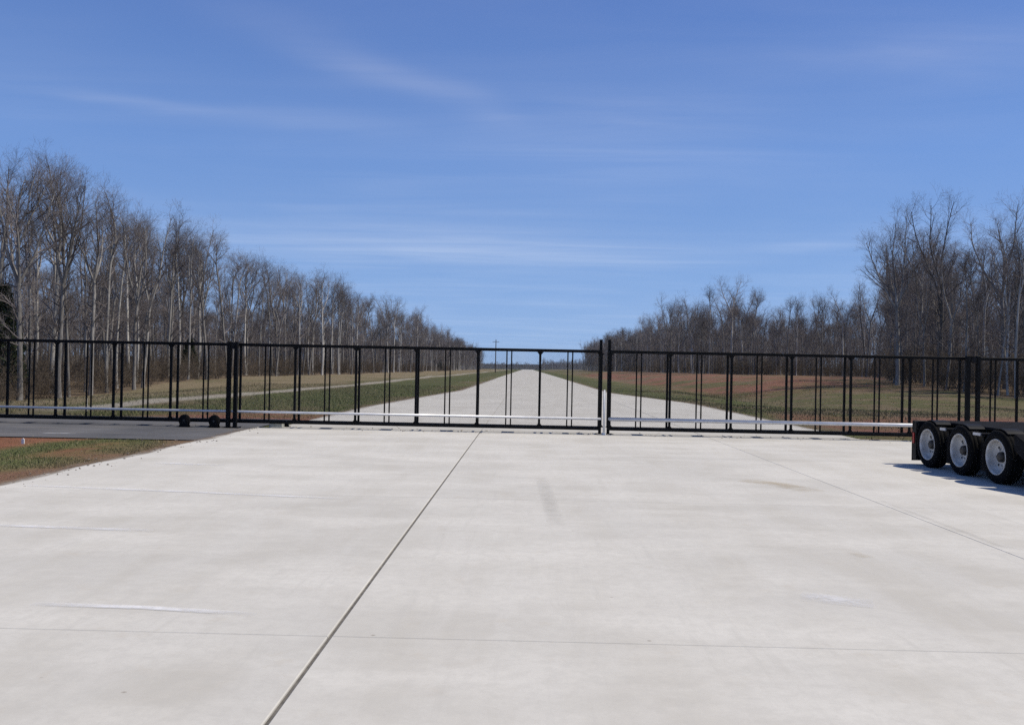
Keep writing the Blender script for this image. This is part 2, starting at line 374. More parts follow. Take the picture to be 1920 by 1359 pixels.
# ------------------------------------------------------------------ concrete apron: slabs with recessed sealed joints
apron = MB().add([(-6.97, -12, -0.016), (22, -12, -0.016), (22, 22.8, -0.016), (-6.97, 22.8, -0.016)], [(0, 1, 2, 3)])
ys = [22.8 + 0.01, 28.6, 34.4, 40.2, 46.0, 54, 63]
apron.add([(xl(y), y, -0.016) for y in ys] + [(xr(y), y, -0.016) for y in ys[::-1]], [tuple(range(2*len(ys)))])
ap = tag(apron.build('concrete_apron', M['sealant']), kind='structure')
def slab(c4, mat, bev=0.006):
    # four corners (counter-clockwise) -> slab with worn arrises
    c4 = [Vector((*p_, 0)) for p_ in c4]; cen = sum(c4, Vector())/4
    ins = [p_ + (cen - p_).normalized()*bev*1.4 for p_ in c4]
    vs = [(p_.x, p_.y, -0.25) for p_ in c4] + [(p_.x, p_.y, -bev) for p_ in c4] + [(p_.x, p_.y, 0) for p_ in ins]
    fs = [(8, 9, 10, 11)] + [(i, (i + 1) % 4, 4 + (i + 1) % 4, 4 + i) for i in range(4)] + [(4 + i, 4 + (i + 1) % 4, 8 + (i + 1) % 4, 8 + i) for i in range(4)]
    return MB().add(vs, fs).build('slab', mat, ap)
rs = random.Random(2)
xj = [-6.98, -1.18, 4.62, 10.42, 16.22, 22.0]; xg = {-1.18: 0.013, 4.62: 0.0014}
yj = [-12.0, -6.2, -0.4, 5.4, 11.2, 17.0, 22.8]
for j in range(len(yj) - 1):
    for i in range(len(xj) - 1):
        a, b_ = xj[i] + xg.get(xj[i], 0.0035), xj[i + 1] - xg.get(xj[i + 1], 0.0035)
        slab([(a, yj[j] + 0.003), (b_, yj[j] + 0.003), (b_, yj[j + 1] - 0.003), (a, yj[j + 1] - 0.003)], M['concrete'])
ybeyond = [22.82, 28.6, 34.4, 40.2, 46.0, 54.5, 63]
for j in range(len(ybeyond) - 1):
    y0, y1 = ybeyond[j] + 0.005, ybeyond[j + 1] - 0.005
    e0, e1 = [xl(y0), -1.18, 4.62, xr(y0)], [xl(y1), -1.18, 4.62, xr(y1)]
    for i in range(3):
        slab([(e0[i] + 0.006, y0), (e0[i + 1] - 0.006, y0), (e1[i + 1] - 0.006, y1), (e1[i] + 0.006, y1)], M['runway'])
rw = MB(); rys = [63.01, 120, 250, 500, 1000]
rw.add([(-4.76, y, -0.004) for y in rys] + [(6.1, y, -0.004) for y in rys], [(i, 5 + i, 6 + i, 1 + i) for i in range(4)])
tag(rw.build('runway', M['runway']), kind='structure')
# asphalt spur running off to the left under the gate
asp = MB(); prf = random.Random(9)
xs_ = np.linspace(-45, -6.985, 60); lo = [18.75 + 0.25*(fbm(x, 3.0, 0.6) - .5) + 0.02*(x + 7) for x in xs_]; hi = [26.2 + 0.3*(fbm(x, 40.0, 0.6) - .5) for x in xs_]
asp.add([(x, y, -0.008) for x, y in zip(xs_, lo)] + [(x, y, -0.008) for x, y in zip(xs_, hi)], [(i, i + 1, 61 + i, 60 + i) for i in range(59)])
tag(asp.build('asphalt_road', M['asphalt']), kind='structure')

def ribbon(name, pts, wid, mat, z=0.004):
    pts = [Vector((p_[0], p_[1], 0)) for p_ in pts]; n = len(pts); vs, uv = [], []
    for i, p_ in enumerate(pts):
        d = (pts[min(i + 1, n - 1)] - pts[max(i - 1, 0)]).normalized(); nn = Vector((-d.y, d.x, 0))*wid/2
        vs += [(p_ + nn)[:2] + (z,), (p_ - nn)[:2] + (z,)]; uv += [(i/(n - 1), 1), (i/(n - 1), 0)]
    me_ = bpy.data.meshes.new(name); fs = [(2*i, 2*i + 1, 2*i + 3, 2*i + 2) for i in range(n - 1)]
    me_.from_pydata(vs, [], fs); ul = me_.uv_layers.new()
    for l in me_.loops: ul.data[l.index].uv = uv[l.vertex_index]
    return tag(link(name, me_, None, mat), kind='structure')
def gp(*pp): 
    q = [on_ground(*p_) for p_ in pp]; out = []
    for i in range(len(q) - 1):
        for k in range(6): out.append(q[i].lerp(q[i + 1], k/6))
    return out + [q[-1]]
ribbon('tyre_mark', gp((1636, 932), (1720, 965), (1830, 1006), (1875, 1024), (1925, 1032)), 0.10, M['tyremark'])
ribbon('tyre_mark', gp((1015, 895), (1028, 935), (1045, 985)), 0.22, M['tyremark'])
ribbon('lime_streak', gp((40, 910), (330, 921), (640, 935)), 0.16, M['chalk'])
ribbon('lime_streak', gp((-30, 984), (120, 989), (290, 995)), 0.14, M['chalk'])
ribbon('lime_streak', gp((60, 1132), (270, 1139), (480, 1152)), 0.10, M['chalk'])
ribbon('lime_streak', gp((290, 868), (420, 872)), 0.22, M['chalk'])
ribbon('lime_streak', gp((1500, 1118), (1640, 1132)), 0.30, M['chalk'])
ribbon('ochre_stain', gp((1390, 900), (1460, 908), (1530, 922)), 0.5, M['ochre'])
ribbon('ochre_stain', gp((1600, 1036), (1630, 1046)), 0.16, M['ochre'])
dl = [(-6.99 + 0.06*math.sin(y*1.7), y) for y in np.arange(6, 22.6, 0.4)]
ribbon('soil_film', dl, 0.30, M['dirt'], 0.0045)
ribbon('soil_film', [(float(xl(y)), y) for y in np.arange(23.2, 140, 1.5)], 0.55, M['dirt'], 0.0045)
ribbon('soil_film', [(float(xr(y)), y) for y in np.arange(23.2, 140, 1.5)], 0.55, M['dirt'], 0.0045)
a0, a1 = on_ground(78, 811), on_ground(142, 812)
ribbon('road_line', [a0, a1], 0.14, M['chalk'], -0.004)

# ------------------------------------------------------------------ the gate
GY, GF = 22.62, 23.07          # near and far frame planes
ZB, ZT = 0.15, 2.13
def gate_x(px): return on_y(px, 730, GY).x
rg = random.Random(4)
def chain_link(x0, x1, z0, z1, y):
    mb = MB(); pitch, r = 0.055, 0.0010; h = z1 - z0; w_ = x1 - x0
    for s in (1, -1):
        k = -h
        while k < w_ + (0 if s > 0 else h):
            # line x = k + t , z = z0 + t  (s>0)   or   x = k - t
            if s > 0: t0, t1 = max(0, -k), min(h, w_ - k)
            else: t0, t1 = max(0, k - w_), min(h, k)
            if t1 - t0 > 0.03:
                mb.tube([(x0 + k + s*t0, y + s*0.002, z0 + t0), (x0 + k + s*t1, y + s*0.002, z0 + t1)], r, 3, False)
            k += pitch
    return mb
def sliding_gate(name, label, main_px, end_x, latch_x, pipe_r):
    xs = sorted([gate_x(p_) for p_ in main_px] + [end_x, latch_x])
    x0, x1 = xs[0], xs[-1]; cx = latch_x
    g = tag(empty(name, (cx, GY, 0)), label, 'gate', 'sliding gate leaves')
    o = lambda x: x - cx
    for nm, y, r in (('top_rail', 0, 0.038), ('top_rail', GF - GY, 0.027)):
        MB().box(o(x0), o(x1), y - r, y + r, ZT - r, ZT + r, 0.006).build(nm, M['blackpaint'], g)
    for nm, y, r in (('bottom_rail', 0, 0.036), ('bottom_rail', GF - GY, 0.034)):
        MB().box(o(x0), o(x1), y - r, y + r, ZB - r, ZB + r, 0.006).build(nm, M['blackpaint'], g)
    for x in xs:
        big = x in (end_x, latch_x)
        p_ = MB(); h = 0.04 if big else 0.028
        p_.box(o(x) - h, o(x) + h, -h*0.98, h*0.98, ZB + 0.037, ZT - 0.039)
        for zz, s in ((ZT - 0.039, -1), (ZB + 0.037, 1)):                  # welded gussets
            for sx_ in (-1, 1): p_.prism([(o(x) + sx_*h, zz), (o(x) + sx_*(h + 0.055), zz), (o(x) + sx_*h, zz + s*0.07)], 'y', -0.006, 0.006)
        p_.build('post', M['blackpaint'], g)
        MB().box(o(x) - 0.026, o(x) + 0.026, GF - GY - 0.026, GF - GY + 0.026, ZB + 0.035, ZT - 0.028).build('rear_post', M['blackpaint'], g)
        MB().box(o(x) - 0.02, o(x) + 0.02, 0.039, GF - GY - 0.035, ZB - 0.02, ZB + 0.02).build('cross_tie', M['blackpaint'], g)
        MB().box(o(x) - 0.02, o(x) + 0.02, 0.039, GF - GY - 0.033, ZT - 0.02, ZT + 0.02).build('cross_tie', M['blackpaint'], g)
    for a, b_ in zip(xs[:-1], xs[1:]):
        if b_ - a < 0.5: continue
        mx = (a + b_)/2
        for d in (-0.062, 0.062):
            MB().box(o(mx) + d - 0.0165, o(mx) + d + 0.0165, 0.20, 0.232, ZB - 0.02, ZT + 0.015).build('picket', M['blackpaint'], g)
        MB().box(o(mx) - 0.08, o(mx) + 0.08, 0.039, GF - GY - 0.035, ZB - 0.03, ZB - 0.021).build('picket_foot', M['blackpaint'], g)
        MB().box(o(mx) - 0.08, o(mx) + 0.08, 0.039, GF - GY - 0.035, ZT + 0.016, ZT + 0.024).build('picket_cap', M['blackpaint'], g)
        link('mesh_panel', chain_link(o(a) + 0.035, o(b_) - 0.035, ZB + 0.037, ZT - 0.039, 0.03).mesh('mesh_panel'), g, M['meshwire'])
    MB().tube([(o(x0), -0.11, 0.41), (o(x1), -0.11, 0.41)], pipe_r, 12).build('pipe_rail', M['galv'], g, True)
    for x in xs[::2]:
        MB().box(o(x) - 0.025, o(x) + 0.025, -0.112 + pipe_r*0.8, -0.034, 0.385, 0.435).build('pipe_bracket', M['galv'], g)
    return g
Lm = [105, 213, 320, 440, 553, 667, 780, 895, 1012]
Rm = [1256, 1371, 1484, 1595, 1706, 1815]
sliding_gate('sliding_gate', 'black chain link sliding gate leaf spanning the left side, closed across the runway', [-5, -115] + Lm, -17.2, gate_x(1126), 0.032)
sliding_gate('sliding_gate', 'black chain link sliding gate leaf on the right, running behind the trailer wheels', Rm + [1925, 2040], 17.0, gate_x(1143), 0.048)
# latch posts where the leaves meet, a little taller than the leaves
for px, dy, lab in ((1127, -0.14, 'tall black latch post where the leaves meet, on the side of the left leaf'), (1143, -0.14, 'tall black latch post where the leaves meet, on the side of the right leaf')):
    x = gate_x(px); e = tag(empty('latch_post', (x, GY + 0.24, 0)), lab, 'post', 'latch posts at the gate centre')
    MB().box(-0.036, 0.036, -0.036, 0.036, 0, 2.43, 0.006).build('post', M['blackpaint'], e)
    MB().box(-0.04, 0.04, -0.04, 0.04, 2.431, 2.445).build('cap', M['blackpaint'], e)
    MB().box(-0.11, 0.11, -0.1, 0.1, 0.0, 0.015).build('base_plate', M['blackpaint'], e)
x = gate_x(1133.5); e = tag(empty('drop_rod', (x, GY - 0.02, 0)), 'thin white drop rod standing in the gap between the two gate leaves', 'rod')
MB().tube([(0, 0, 0.0), (0, 0, 1.15)], 0.026, 10).build('rod', M['white'], e, True)
MB().lathe([(0.0, 0.05), (0.05, 0.05), (0.055, 0.0), (0.0, 0.0)], 12, 'z').build('socket', M['white'], e)
# roller supports that carry the leaves
def roller_support(px0, px1, label):
    xa, xb = gate_x(px0), gate_x(px1); cx = (xa + xb)/2
    e = tag(empty('roller_support', (cx, GY - 0.17, 0)), label, 'gate support', 'paired support posts carrying the gate')
    for x_, hw in ((xa, 0.05), (xb, 0.045)):
        MB().box(x_ - cx - hw, x_ - cx + hw, -0.05, 0.05, 0.012, 2.20, 0.006).build('post', M['blackpaint'], e)
        MB().box(x_ - cx - 0.12, x_ - cx + 0.12, -0.11, 0.11, -0.01, 0.012).build('base_plate', M['blackpaint'], e)
    MB().box(xa - cx + 0.05, xb - cx - 0.045, -0.03, 0.03, 2.10, 2.18).build('tie_bar', M['blackpaint'], e)
    MB().lathe([(0.0, -0.05), (0.07, -0.05), (0.07, 0.05), (0.0, 0.05)], 16, 'y', (0, 0.0, ZT + 0.10 - 0.14)).build('guide_roller', M['chassis'], e)
roller_support(433, 446, 'paired black gate support posts standing on asphalt behind two rollers')
roller_support(1808, 1827, 'paired black gate support posts rising behind the trailer wheels')
def roller_truck(px, label):
    p_ = on_y(px, 790, GY - 0.22); e = tag(empty('roller_truck', (p_.x, p_.y, -0.008)), label, 'roller', 'black rollers under the left gate leaf'); e.scale = (0.8, 0.8, 0.85)
    MB().lathe([(0.03, -0.05), (0.17, -0.05), (0.185, -0.03), (0.185, 0.03), (0.17, 0.05), (0.03, 0.05)], 24, 'y', (0, 0, 0.20)).build('wheel', M['rubber'], e, True)
    MB().lathe([(0.0, -0.075), (0.035, -0.075), (0.035, 0.075), (0.0, 0.075)], 12, 'y', (0, 0, 0.20)).build('axle', M['hub'], e)
    fr = MB()
    for s in (-1, 1): fr.prism([(-0.16, 0.012), (0.16, 0.012), (0.06, 0.28), (0.075, 0.36), (-0.075, 0.36), (-0.06, 0.28)], 'y', s*0.068 - 0.006, s*0.068 + 0.006)
    fr.build('bracket', M['blackpaint'], e)
    MB().box(-0.2, 0.2, -0.13, 0.13, 0, 0.012).build('base_plate', M['blackpaint'], e)
roller_truck(346, 'black gate roller truck farther from the concrete edge')
roller_truck(402, 'black gate roller truck nearer to the concrete edge')
p_ = on_ground(519, 801)
bl = tag(empty('concrete_block', (p_.x, p_.y, -0.008), 0.05), 'pale concrete block on asphalt beneath the gate by the slab corner', 'block')
MB().box(-0.17, 0.17, -0.12, 0.12, 0, 0.17, 0.015).build('body', M['blockc'], bl)
MB().box(-0.10, 0.10, -0.02, 0.02, 0.171, 0.18).build('strap', M['hub'], bl)
p_ = on_ground(537, 800)
bl = tag(empty('stop_bracket', (p_.x, p_.y, -0.008)), 'small black gate stop bracket beside the pale concrete block', 'bracket')
MB().prism([(-0.07, 0.012), (0.07, 0.012), (0.03, 0.16), (-0.03, 0.16)], 'y', -0.03, 0.03).build('upright', M['blackpaint'], bl)
MB().box(-0.1, 0.1, -0.08, 0.08, 0, 0.012).build('foot', M['blackpaint'], bl)
# small white markers
def stake(px, py, h, r, label):
    q = on_ground(px, py); e = tag(empty('marker_stake', (q.x, q.y, float(terrain_z(q.x, q.y)) - 0.02)), label, 'stake', 'white marker stakes')
    MB().box(-r, r, -r*0.4, r*0.4, 0, h*0.85).build('shaft', M['white'], e)
    MB().prism([(-r, h*0.851), (r, h*0.851), (0, h)], 'y', -r*0.4, r*0.4).build('tip', M['white'], e)
stake(162, 770, 0.52, 0.022, 'thin white stake in grass behind gate, left one of a close pair')
stake(170, 770, 0.52, 0.022, 'thin white stake in grass behind gate, right one of a close pair')
stake(43, 829, 0.13, 0.028, 'short white stake in the grass in front of the asphalt')
q = on_ground(24, 783); e = tag(empty('culvert_end', (q.x, q.y, -0.03), 0.03), 'small pale concrete stub on asphalt under the gate near the left frame edge', 'concrete stub')
MB().box(-0.14, 0.14, -0.1, 0.1, 0, 0.09, 0.01).build('body', M['white'], e)

# ------------------------------------------------------------------ low-bed trailer
TR = 0.42
w1 = on_ground(1738, 833, TR); span, ang = 2.26, math.radians(1.2)
tr = tag(empty('lowbed_trailer', (w1.x, w1.y, 0), ang), 'black three-axle low-bed trailer with pale wheels parked on the concrete', 'trailer')
# local frame: +x across to the far side, -y forward (towards the viewer), wheel outer face at x=0
def wheel(y, x, flip, name='wheel'):
    wh = empty(name, (x, y, TR), math.pi if flip else 0); wh.parent = tr
    MB().lathe([(0.275, 0.02), (0.30, -0.005), (0.33, -0.012), (0.375, -0.008), (0.405, 0.01), (0.418, 0.03), (0.42, 0.05), (0.412, 0.055), (0.412, 0.065), (0.42, 0.07), (0.42, 0.115), (0.412, 0.12), (0.412, 0.13), (0.42, 0.135), (0.42, 0.2),
                (0.405, 0.23), (0.36, 0.25), (0.30, 0.24), (0.275, 0.22)], 36, 'x').build('tyre', M['rubber'], wh, True)
    rm = MB().lathe([(0.285, 0.004), (0.28, -0.004), (0.268, 0.0), (0.258, 0.03), (0.25, 0.10), (0.225, 0.135), (0.15, 0.13), (0.12, 0.115), (0.09, 0.112), (0.0, 0.112)], 32, 'x')
    rm.build('rim', M['rim'], wh, True)
    hb = MB().lathe([(0.085, 0.1115), (0.08, 0.075), (0.07, 0.055), (0.05, 0.048), (0.0, 0.046)], 20, 'x').build('hub', M['hub'], wh, True)
    nuts = MB()
    for k in range(8):
        a = k*math.pi/4 + 0.2; nuts.lathe([(0.0, 0.092), (0.015, 0.092), (0.016, 0.118)], 6, 'x', (0, 0.135*math.cos(a), 0.135*math.sin(a)))
    nuts.build('wheel_nuts', M['rim'], wh)
    hh = MB()
    for k in range(8):
        a = k*math.pi/4; hh.lathe([(0.0, 0.127), (0.022, 0.127)], 10, 'x', (0, 0.19*math.cos(a), 0.19*math.sin(a)))
    hh.build('hand_hole', M['hub'], wh)
ax = [0, -span/2, -span]
TW = 2.55
for y in ax:
    wheel(y, 0, False); wheel(y, TW, True)
    MB().tube([(0.24, y, TR), (TW - 0.24, y, TR)], 0.065, 10).build('axle', M['chassis'], tr)
yr = 0.60                                                     # rear end of the deck, behind the first axle
yf = -span - 0.55
for s, xx in ((1, 0.62), (-1, TW - 0.62)):                       # main frame beams
    bmn = MB().box(xx - 0.07, xx + 0.07, yf, yr - 0.05, 0.56, 0.80, 0.008); bmn.build('frame_beam', M['chassis'], tr)
MB().box(0.34, TW - 0.34, yf, yr - 0.06, 0.801, 0.835).build('deck_plate', M['deck'], tr)
for side in (0, 1):
    fx = lambda a: a if side == 0 else TW - a
    def bx(a0_, a1_): return (min(fx(a0_), fx(a1_)), max(fx(a0_), fx(a1_)))
    # cross bearers and deck plates between the tyres
    for ym, dy in ((ax[0] - span/4, 0.10), (ax[1] - span/4, 0.12)):
        a, b_ = bx(0.03, 0.339)
        MB().box(a, b_, ym - dy, ym + dy, 0.715, 0.755, 0.006).build('bearer_plate', M['deck'], tr)
        a, b_ = bx(0.10, 0.339)
        MB().box(a, b_, ym - 0.03, ym + 0.03, 0.60, 0.714).build('bearer', M['chassis'], tr)
        a, b_ = bx(0.14, 0.30)
        MB().box(a, b_, ym - 0.13, ym + 0.13, 0.13, 0.60).build('dark_gap_block', M['chassis'], tr)  # black block added to keep the gap between the tyres dark
        a, b_ = bx(0.012, 0.029)
        MB().box(a, b_, ym - dy + 0.03, ym + dy + 0.02, 0.715, 0.757).build('sunlit_edge_strip', M['galv'], tr)  # pale strip: sunlight on the plate edge put in as colour
    # low wheel covers over the tyre crowns
    for y in ax:
        mb = MB(); n = 8; x0_, x1_ = bx(0.06, 0.33)
        for k in range(n):
            a, b2 = [math.radians(58 + (180 - 116)*q/n) for q in (k, k + 1)]
            r0, r1 = 0.435, 0.447
            mb.add([(xx, y + r*math.cos(t_), TR + r*math.sin(t_)) for xx in (x0_, x1_) for t_ in (a, b2) for r in (r0, r1)],
                   [(0, 1, 3, 2), (4, 6, 7, 5), (0, 2, 6, 4), (1, 5, 7, 3), (0, 4, 5, 1), (2, 3, 7, 6)])
        mb.build('wheel_cover', M['chassis'], tr)
    a, b_ = bx(0.005, 0.50)
    MB().box(a, b_, yr + 0.002, yr + 0.016, 0.07, 0.62).build('mud_flap', M['rubber'], tr)
    a, b_ = bx(-0.012, 0.004)
    MB().box(a, b_, yr - 0.10, yr - 0.05, 0.40, 0.60).build('reflector', M['red'], tr)
    a, b_ = bx(0.005, 0.06)
    MB().box(a, b_, yr - 0.16, yr - 0.01, 0.10, 0.80).build('side_plate', M['chassis'], tr)
    # sloping transition down to the well deck
    a, b_ = bx(0.0, 0.16)
    MB().prism([(yf + 0.04, 0.82), (yf + 0.04, 0.58), (yf - 0.62, 0.22), (yf - 0.72, 0.52)], 'x', a, b_).build('transition_beam', M['deck'], tr)
    a, b_ = bx(0.0, 0.09)
    MB().box(a, b_, yf - 6.6, yf - 0.70, 0.22, 0.52, 0.01).build('side_beam', M['chassis'], tr)
    for k in range(6):
        a, b_ = bx(-0.015, -0.001)
        MB().box(a, b_, yf - 1.3 - k*0.95, yf - 1.22 - k*0.95, 0.33, 0.43).build('lashing_ring', M['deck'], tr)
MB().box(0.0, TW, yr - 0.058, yr + 0.0, 0.64, 0.825, 0.008).build('rear_bumper', M['chassis'], tr)
for xx in (0.12, 0.24, TW - 0.24, TW - 0.12):
    MB().lathe([(0.0, 0.03), (0.045, 0.02), (0.05, 0.002)], 14, 'y', (xx, yr, 0.735)).build('tail_light', M['red'], tr)
MB().prism([(yf - 0.002, 0.80), (yf - 0.002, 0.76), (yf - 0.70, 0.47), (yf - 0.74, 0.51)], 'x', 0.165, TW - 0.165).build('ramp_plate', M['deck'], tr)
for k in range(9):
    x0_ = 0.095 + k*(TW - 0.19)/9
    MB().box(x0_ + 0.005, x0_ + (TW - 0.19)/9 - 0.005, yf - 6.6, yf - 0.76, 0.455, 0.50).build('deck_plank', M['deckwood'], tr)
for k in range(7):
    MB().box(0.091, TW - 0.091, yf - 1.1 - k*0.85, yf - 1.0 - k*0.85, 0.26, 0.454).build('cross_member', M['chassis'], tr)
for xx in (0.75, TW - 0.75):
    MB().prism([(yf - 6.3, 0.5), (yf - 6.6, 0.5), (yf - 7.3, 1.12), (yf - 9.6, 1.12), (yf - 9.6, 1.32), (yf - 7.1, 1.32)], 'x', xx - 0.09, xx + 0.09).build('gooseneck_beam', M['chassis'], tr)
MB().box(0.6, TW - 0.6, yf - 9.55, yf - 7.3, 1.321, 1.345).build('gooseneck_plate', M['deck'], tr)
for xx in (0.5, TW - 0.5):                                        # landing legs
    MB().box(xx - 0.05, xx + 0.05, yf - 7.5, yf - 7.4, 0.03, 1.2).build('landing_leg', M['chassis'], tr)
    MB().box(xx - 0.12, xx + 0.12, yf - 7.58, yf - 7.32, 0.0, 0.029).build('landing_foot', M['chassis'], tr)

# ------------------------------------------------------------------ trees
def tubes_mesh(name, groups):
    V, F, off = [], [], 0
    for (k, tubes) in groups:
        byn = {}
        for p_, r in tubes: byn.setdefault(len(p_), []).append((p_, r))
        for n, lst in byn.items():
            Pn = np.array([a for a, _ in lst]); Rn = np.array([r for _, r in lst])
            D = np.empty_like(Pn); D[:, 1:-1] = Pn[:, 2:] - Pn[:, :-2]; D[:, 0] = Pn[:, 1] - Pn[:, 0]; D[:, -1] = Pn[:, -1] - Pn[:, -2]
            D /= np.linalg.norm(D, axis=-1, keepdims=True) + 1e-9
            ref = np.where(np.abs(D[:, :1, 2:3]) > 0.85, np.array([1., 0, 0]), np.array([0, 0, 1.]))
            A = np.cross(D, np.broadcast_to(ref, D.shape)); A /= np.linalg.norm(A, axis=-1, keepdims=True) + 1e-9
            B = np.cross(D, A)
            th = 2*np.pi*np.arange(k)/k
            ring = Pn[:, :, None] + (A[:, :, None]*np.cos(th)[:, None] + B[:, :, None]*np.sin(th)[:, None])*Rn[:, :, None, None]
            T = len(lst); V.append(ring.reshape(-1, 3))
            b0 = (np.arange(T)*n*k)[:, None, None] + (np.arange(n - 1)*k)[None, :, None] + off
            j = np.arange(k)[None, None, :]; j1 = (j + 1) % k
            F.append(np.stack([b0 + j, b0 + j1, b0 + k + j1, b0 + k + j], -1).reshape(-1, 4)); off += T*n*k
    V = np.concatenate(V); F = np.concatenate(F)
    me_ = bpy.data.meshes.new(name)
    me_.vertices.add(len(V)); me_.vertices.foreach_set('co', V.astype(np.float32).ravel())
    me_.loops.add(F.size); me_.loops.foreach_set('vertex_index', F.astype(np.int32).ravel())
    me_.polygons.add(len(F)); me_.polygons.foreach_set('loop_start', (np.arange(len(F))*4).astype(np.int32)); me_.polygons.foreach_set('loop_total', np.full(len(F), 4, np.int32))
    me_.polygons.foreach_set('use_smooth', np.ones(len(F), bool)); me_.update(calc_edges=True)
    return me_
def rot_out(rng, d, angle):
    a = np.cross(d, rng.normal(size=3)); a /= np.linalg.norm(a) + 1e-9
    return d*math.cos(angle) + a*math.sin(angle)
def stem(rng, p_, d, L, r0, r1, n, wob, upw):
    pts, rad = [p_], [r0]
    for i in range(n):
        d = d + rng.normal(size=3)*wob; d[2] += upw; d = d/np.linalg.norm(d); p_ = p_ + d*L/n
        pts.append(p_); rad.append(r0 + (r1 - r0)*(i + 1)/n)
    return pts, rad, d
def at_t(pts, rad, t_):
    f = t_*(len(pts) - 1); i = min(int(f), len(pts) - 2); q = f - i
    d = pts[i + 1] - pts[i]
    return pts[i]*(1 - q) + pts[i + 1]*q, rad[i]*(1 - q) + rad[i + 1]*q, d/np.linalg.norm(d)
def make_tree(seed, H, r0, fork, nlead, spread, dens=1.0, low=0.22):
    rng = np.random.default_rng(seed); big, mid, sml, twg = [], [], [], []
    lean = rng.normal(size=3)*0.03; lean[2] = 1
    pts, rad, d = stem(rng, np.array([0, 0, -0.3]), lean/np.linalg.norm(lean), H*fork, r0, r0*0.72, 9, 0.025, 0.03)
    rad[0] *= 1.35; rad[1] *= 1.04; big.append((pts, rad))
    leads = []
    for k in range(nlead):
        ang_ = spread*(0.55 + 0.7*rng.random()) if nlead > 1 else 0.06
        dl = d*math.cos(ang_); az = 2*math.pi*(k + 0.5*rng.random())/nlead
        dl = dl + np.array([math.cos(az), math.sin(az), 0])*math.sin(ang_)
        lp, lr, _ = stem(rng, pts[-1] - d*0.05, dl/np.linalg.norm(dl), H*(1 - fork)*(0.72 + 0.33*rng.random()), r0*(0.70 if nlead < 3 else 0.56), 0.024, 9, 0.085, 0.075)
        big.append((lp, lr)); leads.append((lp, lr))
    branches = []
    def kids(p0, r0_, n, t0, Lf, ang0, ang1, nseg, wob, upw, out, rmax):
        for c in range(n):
            t_ = t0 + (1 - t0)*(c + rng.random())/n; q, rr, dd = at_t(p0, r0_, min(t_, 0.98))
            dc = rot_out(rng, dd, ang0 + (ang1 - ang0)*rng.random())
            L = Lf*(1.15 - 0.65*t_)*(0.6 + 0.7*rng.random())
            r_ = min(rr*0.62, rmax)
            s_, sr, _ = stem(rng, q, dc, L, r_, max(0.0035, r_*0.3), nseg, wob, upw)
            out.append((s_, sr))
    b1 = []
    kids(pts, rad, int(11*dens), min(0.8, low/fork), H*0.13, 0.7, 1.2, 5, 0.12, 0.10, b1, 0.058)
    for lp, lr in leads: kids(lp, lr, int((9 if nlead > 1 else 14)*dens), 0.12, H*0.17, 0.45, 0.95, 5, 0.12, 0.10, b1, 0.068)
    b2, b3, b4 = [], [], []
    for p0, q0 in b1: kids(p0, q0, 5, 0.2, 1.55, 0.4, 0.95, 3, 0.16, 0.06, b2, 0.021)
    for lp, lr in leads: kids(lp, lr, 9, 0.55, 1.5, 0.4, 0.9, 3, 0.16, 0.06, b2, 0.016)
    for p0, q0 in b2: kids(p0, q0, 5, 0.15, 0.85, 0.4, 0.9, 2, 0.18, 0.05, b3, 0.0095)
    for p0, q0 in b3: kids(p0, q0, 2, 0.25, 0.55, 0.4, 0.8, 1, 0.15, 0.04, b4, 0.006)
    b4 = [(p_, [r[0], 0.0025]) for p_, r in b4]
    tmesh = tubes_mesh('trunk', [(7, big)]); cmesh = tubes_mesh('crown', [(4, b1), (3, b2), (3, b3), (3, b4)])
    return tmesh, cmesh
VAR = []
specs = [  # seed, H, r0, fork, leaders, spread, density
    (11, 17.2, 0.18, 0.50, 3, 0.36, 1.0), (12, 18.0, 0.19, 0.60, 2, 0.34, 1.0), (13, 16.5, 0.12, 0.80, 1, 0.1, 0.9), (14, 17.0, 0.145, 0.55, 2, 0.30, 1.0),
    (15, 17.6, 0.165, 0.62, 3, 0.30, 0.9), (16, 15.0, 0.105, 0.80, 1, 0.1, 0.9), (17, 17.6, 0.16, 0.45, 2, 0.28, 1.0), (18, 13.5, 0.085, 0.70, 2, 0.30, 0.9), (19, 16.0, 0.12, 0.66, 2, 0.26, 0.9),
    (20, 12.5, 0.07, 0.78, 1, 0.1, 1.0), (21, 10.5, 0.06, 0.60, 2, 0.25, 0.9)]
NV = len(specs)
specs += [(51, 18.0, 0.21, 0.50, 4, 0.48, 1.2), (52, 18.2, 0.19, 0.50, 3, 0.30, 1.2), (53, 17.0, 0.17, 0.56, 3, 0.50, 1.1),
          (54, 15.5, 0.20, 0.45, 4, 0.52, 1.0), (55, 18.0, 0.19, 0.36, 3, 0.17, 0.9), (56, 16.5, 0.19, 0.50, 3, 0.36, 1.0)]      # trees that stand out
LOOK = ['grey three-forked', 'pale two-forked', 'grey single-stemmed', 'grey two-forked', 'pale three-forked', 'slender grey single-stemmed', 'low-forked grey twin', 'slender grey two-forked', 'pale narrow two-forked', 'thin young single-stemmed', 'thin young forked']
for i, (sd, H, r, fk, nl, sp, dn) in enumerate(specs):
    a, b_ = make_tree(sd, H, r, fk, nl, sp, dn)
    a.materials.append(M['bark_pale' if i in (1, 4, 8) else 'bark']); b_.materials.append(M['twig']); VAR.append((a, b_))
